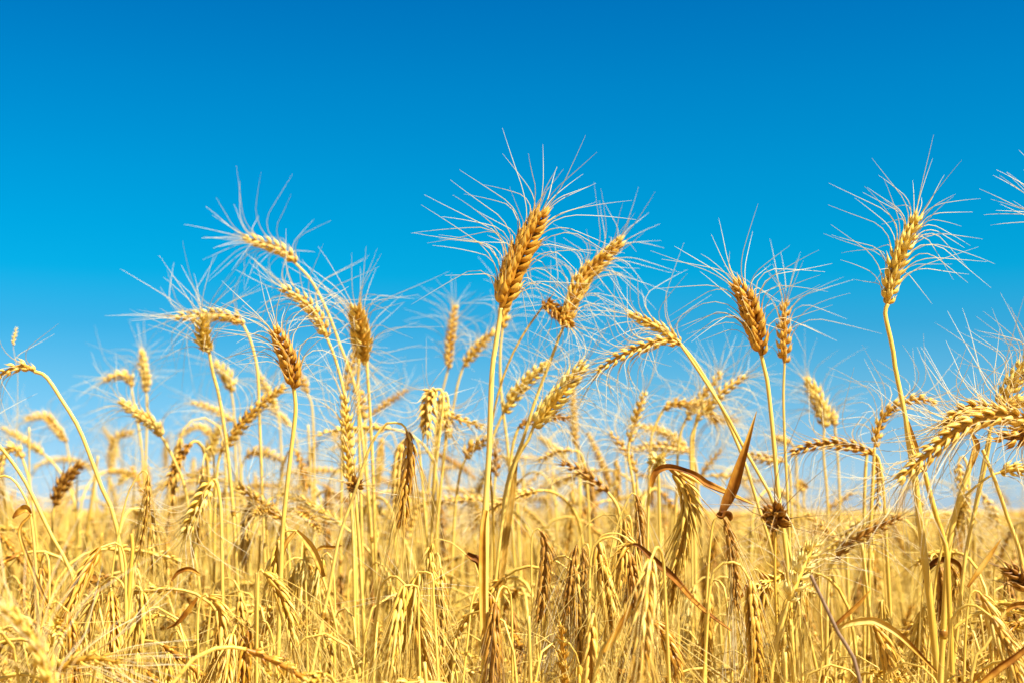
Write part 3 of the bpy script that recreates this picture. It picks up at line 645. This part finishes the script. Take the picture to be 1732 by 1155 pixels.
# ------------------------------------------------------------------ kinds of stalk that fill the field
H0 = 0.80
def make_kind(seed, style, nod, h=H0, lo=False, lean=.05, mat='G', W=.0105, Lear=.062, tone=.5, bend=.10, aw=1.0, sp=1.0, spike=False, leaf=0):
    rng = random.Random(seed)
    azm = rng.uniform(0, 2 * PI)
    # profile in the nodding plane: straight culm, then a bend of length 'bend' to the nod angle, then the ear carrying on
    ds = .004
    th, x, z, pts, L = lean, 0.0, 0.0, [], 0.0
    def run(n, t0, t1, pts, x, z):
        for i in range(n):
            t = t0 + (t1 - t0) * (i + .5) / n
            x += math.sin(t) * ds; z += math.cos(t) * ds
            pts.append((x, z))
        return x, z
    st = [(0, 0)]
    x, z = run(int((h - .05) / ds), 0, lean, st, 0, 0)
    x, z = run(max(3, int(bend / ds)), lean, R(nod), st, x, z)
    er = [(x, z)]
    run(int(Lear / ds), R(nod), R(min(nod * 1.12 + 8, 178)), er, x, z)
    zmax = max(p[1] for p in st + er)
    off = zmax - h
    def to3(pp, cut):
        out = []
        for (a, b) in pp:
            zz = b - off
            if zz < 0 and cut:
                continue
            out.append((a * math.cos(azm), a * math.sin(azm), max(zz, 0)))
        return np.array(out)
    S3, E3 = to3(st, True), to3(er, False)
    S3 = S3[::-1]; S3 = np.vstack([S3[:40:3], S3[40::6], S3[-1:]]); E3 = E3[::3]
    S3[-1][2] = 0
    wob = np.array([rng.uniform(-1, 1) for _ in range(6)])
    zz = S3[:, 2] / h
    S3[:, 0] += .006 * np.sin(zz * 7 + wob[0] * 3) * (1 - zz); S3[:, 1] += .006 * np.sin(zz * 6 + wob[1] * 3) * (1 - zz)
    sm = stem_mesh(S3, .0014 * rng.uniform(.8, 1.2), rng, .28 + rng.uniform(-.1, .15), .58, k=4 if lo else 7, n=24 if lo else 44, thin=style == 'b')
    e, a = ear_meshes(E3, W, style, rng, rng.uniform(0, PI), aw, sp, lo=lo, tone0=tone, spike=spike)
    lv = []
    for q in range(leaf):
        mb = MB()
        i = int(np.argmin(np.abs(S3[:, 2] - h * rng.uniform(.5, .84))))
        p0 = S3[i]; al = rng.uniform(0, 2 * PI); ll = rng.uniform(.05, .12)
        up = rng.uniform(.1, .8)
        P = [p0, p0 + np.array([math.cos(al) * ll * .3, math.sin(al) * ll * .3, ll * .35 * up]), p0 + np.array([math.cos(al) * ll * .6, math.sin(al) * ll * .6, ll * .2 * up]),
             p0 + np.array([math.cos(al + .5) * ll * .75, math.sin(al + .5) * ll * .75, -ll * .6])]
        b = rng.uniform(.55, .95) if rng.random() < .6 else rng.uniform(.15, .4)
        ribbon(mb, P, [.003, .0055, .005, .001], [b, b, b - .15, b - .3], curl=rng.uniform(.4, .8), twist=rng.uniform(-2, 2), n=10 if lo else 24)
        lv.append(mb)
    return sm, e, a, lv, mat

KINDS = []     # (name, stem, ear, awns, leaf meshes)
def kind(*a, **k):
    sm, e, aw_, lv, mat = make_kind(*a, **k)
    KINDS.append((sm.mesh('stem', [M['stem']]), e.mesh('ear', [M[mat]]), aw_.mesh('awns', [M['awnB' if mat == 'B' and a[0] % 2 else 'awn' if a[1] == 'w' else 'awnY']]), [l.mesh('leaf', [M['leaf']]) for l in lv]))
UP, NOD, HANG = [], [], []
for i, (nod, mat, tn) in enumerate([(18, 'G', .5), (35, 'A', .55), (55, 'P', .4), (28, 'P', .5)]):
    kind(100 + i, 'w', nod, mat=mat, tone=tn, W=.0105, lean=.05, leaf=1); UP.append(len(KINDS) - 1)
for i, (nod, mat, tn) in enumerate([(85, 'G', .5), (110, 'A', .5), (125, 'P', .45), (98, 'G', .6)]):
    kind(200 + i, 'w', nod, mat=mat, tone=tn, W=.0100, lean=.12, bend=.07, leaf=1); NOD.append(len(KINDS) - 1)
for i, (nod, mat, tn) in enumerate([(165, 'P', .4), (174, 'G', .5), (150, 'G', .6), (170, 'B', .95), (160, 'P', .5), (172, 'A', .5), (158, 'P', .55), (176, 'G', .45), (168, 'P', .6), (145, 'A', .6)]):
    kind(300 + i, 'b', nod, mat=mat, tone=tn, W=.0098, lean=.04 + .05 * (i % 3), bend=.014 + .007 * (i % 4), Lear=.052 + .005 * (i % 4), spike=i in (2, 4, 8), leaf=1 + i % 3); HANG.append(len(KINDS) - 1)

def place(kd, x, y, h, rz, label, group):
    t = thing(label, group, (x, y, 0))
    t.rotation_euler = (0, 0, rz)
    s = h / H0
    t.scale = (s, s, s)
    st, er, aw_, lv = KINDS[kd]
    part('stem', st, t)
    eo = part('ear', er, t)
    part('awns', aw_, eo)
    for l in lv:
        part('leaf', l, t)

rf = random.Random(5)
LAB_LOW = 'straw-yellow bearded ear drooping among its neighbours in the low near canopy'
LAB_MID = 'blurred golden wheat stalk in the thicket behind the sharp tall ears'
# near canopy: drooping ears below the horizon line
for i in range(52):
    y = .76 + .38 * ((i * .618) % 1) ** 1.2
    px = -60 + 1850 * ((i * .7548) % 1)
    x = (px - 866) / F * y
    top = rf.uniform(905, 1075) if y < .95 else rf.uniform(890, 1020)
    h = CAM_H + (862 - top) / F * y
    place(rf.choice(HANG), x, y, h, rf.uniform(0, 2 * PI), LAB_LOW, 'near canopy of drooping ears')
# thicket behind: rises over the horizon, thickest on the left
for i in range(122):
    y = 1.15 + 1.7 * ((i * .618) % 1)
    u = (i * .7548 + .13) % 1
    px = -40 + 1800 * u
    if px > 1230 and rf.random() < .6:
        px = rf.uniform(150, 1150)
    top = rf.triangular(700, 900, 840) if px < 1200 else rf.triangular(800, 900, 870)
    x = (px - 866) / F * y
    h = CAM_H + (862 - top) / F * y
    place(rf.choice(UP + NOD * 2 + HANG[:2]), x, y, h, rf.uniform(0, 2 * PI), LAB_MID, 'thicket of blurred stalks')

# ------------------------------------------------------------------ the rest of the field: uncountable
LOW = []
def kind_low(*a, **k):
    sm, e, aw_, lv, mat = make_kind(*a, lo=True, **k)
    mb = MB()
    mats = [M['stem'], M[mat], M['awnY'], M['leaf']]
    for mi, src in enumerate([sm, e, aw_] + lv):
        mb.add(np.concatenate(src.v), np.concatenate(src.q), np.concatenate(src.tone), min(mi, 3))
    me = mb.mesh('field_stalk', mats)
    LOW.append(bpy.data.objects.new('field_stalk', me))
for i, (stl, nod, mat) in enumerate([('w', 25, 'G'), ('w', 90, 'P'), ('w', 115, 'A'), ('b', 168, 'P'), ('b', 172, 'G'), ('b', 160, 'A'), ('b', 170, 'P'), ('b', 168, 'B'), ('w', 130, 'G')]):
    kind_low(500 + i, stl, nod, mat=mat, tone=.95 if mat == 'B' else .5, W=.0102, lean=.1, bend=.06, leaf=1 + i % 2)

def bare(seed):
    rng = random.Random(seed)
    lx, ly = rng.uniform(-.12, .12), rng.uniform(-.12, .12)
    P = [(lx, ly, H0), (lx * .75, ly * .7, H0 * .7), (lx * .3, ly * .35, H0 * .35), (0, 0, 0)]
    sm = stem_mesh(P, .0011 * rng.uniform(.8, 1.4), rng, .3, .55 + rng.uniform(-.2, .2), k=4, n=14)
    rb = MB(); al = rng.uniform(0, 6.28); q = np.array(P[1])
    ribbon(rb, [q, q + np.array([math.cos(al) * .02, math.sin(al) * .02, .03]), q + np.array([math.cos(al) * .045, math.sin(al) * .045, .01]), q + np.array([math.cos(al) * .06, math.sin(al) * .05, -.05])],
           [.003, .005, .004, .001], [.8, .7, .5, .4], curl=.6, twist=rng.uniform(-2, 2), n=10)
    mb = MB()
    for mi, src in ((0, sm), (1, rb)):
        mb.add(np.concatenate(src.v), np.concatenate(src.q), np.concatenate(src.tone), mi)
    LOW.append(bpy.data.objects.new('field_stalk', mb.mesh('field_stalk', [M['stem'], M['leaf']])))
for q in range(4):
    bare(700 + q)

def field(name, pts, sc, rot, idx, protos):
    me = bpy.data.meshes.new(name)
    me.vertices.add(len(pts)); me.vertices.foreach_set('co', np.asarray(pts, np.float32).ravel())
    for nm, ty, val, key in (('sc', 'FLOAT', sc, 'value'), ('rot', 'FLOAT_VECTOR', rot, 'vector'), ('idx', 'INT', idx, 'value')):
        at_ = me.attributes.new(nm, ty, 'POINT')
        at_.data.foreach_set(key, np.asarray(val, np.int32 if ty == 'INT' else np.float32).ravel())
    o = bpy.data.objects.new(name, me); COL.objects.link(o)
    o['kind'] = 'stuff'
    ng = bpy.data.node_groups.new(name, 'GeometryNodeTree')
    ng.interface.new_socket('Geometry', in_out='INPUT', socket_type='NodeSocketGeometry')
    ng.interface.new_socket('Geometry', in_out='OUTPUT', socket_type='NodeSocketGeometry')
    N, Lk = ng.nodes, ng.links
    gi, go_ = N.new('NodeGroupInput'), N.new('NodeGroupOutput')
    jn = N.new('GeometryNodeJoinGeometry')
    for p in protos:
        oi = N.new('GeometryNodeObjectInfo'); oi.inputs['Object'].default_value = p; oi.inputs['As Instance'].default_value = False
        g2 = N.new('GeometryNodeGeometryToInstance')
        Lk.new(oi.outputs['Geometry'], g2.inputs[0]); Lk.new(g2.outputs[0], jn.inputs[0])
    ip = N.new('GeometryNodeInstanceOnPoints'); ip.inputs['Pick Instance'].default_value = True
    def na(nm, ty):
        a = N.new('GeometryNodeInputNamedAttribute'); a.data_type = ty; a.inputs['Name'].default_value = nm
        return [s for s in a.outputs if s.enabled and s.name == 'Attribute'][0]
    er = N.new('FunctionNodeEulerToRotation')
    Lk.new(na('rot', 'FLOAT_VECTOR'), er.inputs[0]); Lk.new(er.outputs[0], ip.inputs['Rotation'])
    Lk.new(na('sc', 'FLOAT'), ip.inputs['Scale']); Lk.new(na('idx', 'INT'), ip.inputs['Instance Index'])
    Lk.new(gi.outputs[0], ip.inputs['Points']); Lk.new(jn.outputs[0], ip.inputs['Instance']); Lk.new(ip.outputs[0], go_.inputs[0])
    md = o.modifiers.new('scatter', 'NODES'); md.node_group = ng
    return o

rn = np.random.default_rng(11)
def scatter(y0, y1, dens, hfun, margin=1.1):
    """random spots in the wedge the camera could see, with room to step aside"""
    xm = lambda y: y * .37 + margin
    n = int(dens * (y1 - y0) * 2 * xm(y1))
    y = rn.uniform(y0, y1, n); x = rn.uniform(-xm(y1), xm(y1), n)
    k = np.abs(x) < xm(y)
    x, y = x[k], y[k]
    h = hfun(x, y)
    return np.stack([x, y, 0 * x], 1), h / H0
def h_near(x, y):
    # beside the picture the crop stands as tall as in it
    cap = CAM_H + .08 * (np.abs(x) > .37 * y + .22) - (rn.uniform(40, 330, len(x))) / F * y
    return np.minimum(rn.normal(.715, .035, len(x)) + .07 * (np.abs(x) > .37 * y + .22), cap)
def h_mid(x, y):
    h = rn.normal(.735, .035, len(x))
    tall = rn.random(len(x)) < np.where(x < .1 * y, .20, .08)
    h[tall] += rn.uniform(.03, .12, tall.sum()) * np.where(x[tall] < .3 * y[tall] * .36 + .02, 1, .3)
    return h
def h_far(x, y):
    h = rn.normal(.725, .03, len(x)) + .02 * np.sin(x * .5 + 1) * np.sin(y * .3)
    return np.minimum(h, CAM_H + .01)
sets = [scatter(.74, 1.25, 800, h_near), scatter(1.25, 4.5, 430, h_mid), scatter(4.5, 14, 150, h_far, 2), scatter(14, 45, 22, h_far, 3)]
P = np.concatenate([s[0] for s in sets]); SC = np.concatenate([s[1] for s in sets])
n = len(P)
RT = np.stack([rn.normal(0, .05, n), rn.normal(0, .05, n), rn.uniform(0, 2 * PI, n)], 1)
IDX = rn.choice(len(LOW), n, p=[.09, .09, .09, .10, .09, .09, .09, .07, .06, .0575, .0575, .0575, .0575])
near = (P[:, 1] < 1.25) & (rn.random(n) < .55)          # many broken straws without ears at the field's edge
IDX[near] = rn.integers(9, 13, near.sum())
close = (P[:, 1] < 1.25) & (IDX < 3) | (P[:, 1] < 1.25) & (IDX == 8)
IDX[close] = rn.integers(3, 8, close.sum())
field('wheat_field', P, SC, RT, IDX, LOW)
print('field stalks', n)

# far canopy to the horizon
def canopy_mat():
    m, t = new_mat('far_wheat')
    N, Lk = t.nodes, t.links
    out = N.new('ShaderNodeOutputMaterial'); pb = N.new('ShaderNodeBsdfPrincipled')
    geo = N.new('ShaderNodeNewGeometry')
    nz = N.new('ShaderNodeTexNoise'); nz.inputs['Scale'].default_value = 6; nz.inputs['Detail'].default_value = 8
    cr = N.new('ShaderNodeValToRGB')
    cr.color_ramp.elements[0].position = .3; cr.color_ramp.elements[0].color = (.46, .25, .025, 1)
    cr.color_ramp.elements[1].position = .7; cr.color_ramp.elements[1].color = (.82, .56, .10, 1)
    Lk.new(geo.outputs['Position'], nz.inputs['Vector']); Lk.new(nz.outputs['Fac'], cr.inputs['Fac'])
    Lk.new(cr.outputs['Color'], pb.inputs['Base Color']); pb.inputs['Roughness'].default_value = .9
    Lk.new(pb.outputs[0], out.inputs['Surface'])
    return m
ys = np.concatenate([np.linspace(13, 60, 120), np.geomspace(62, 4500, 60)])
us = np.linspace(-1, 1, 161)
YY, UU = np.meshgrid(ys, us, indexing='ij')
XX = UU * (YY * .8 + 6)
ZZ = .66 + .03 * rn.random(YY.shape) + .03 * np.sin(XX * .11) * np.sin(YY * .07)
ZZ[0] = 0.0
mbc = MB()
ny, nx = YY.shape
i0 = (np.arange(ny - 1)[:, None] * nx + np.arange(nx - 1)[None])
mbc.add(np.stack([XX, YY, ZZ], -1), np.stack([i0, i0 + 1, i0 + nx + 1, i0 + nx], -1), 0.5)
cm = mbc.mesh('far_wheat_canopy', [canopy_mat()])
co = bpy.data.objects.new('far_wheat_canopy', cm); COL.objects.link(co); co['kind'] = 'stuff'
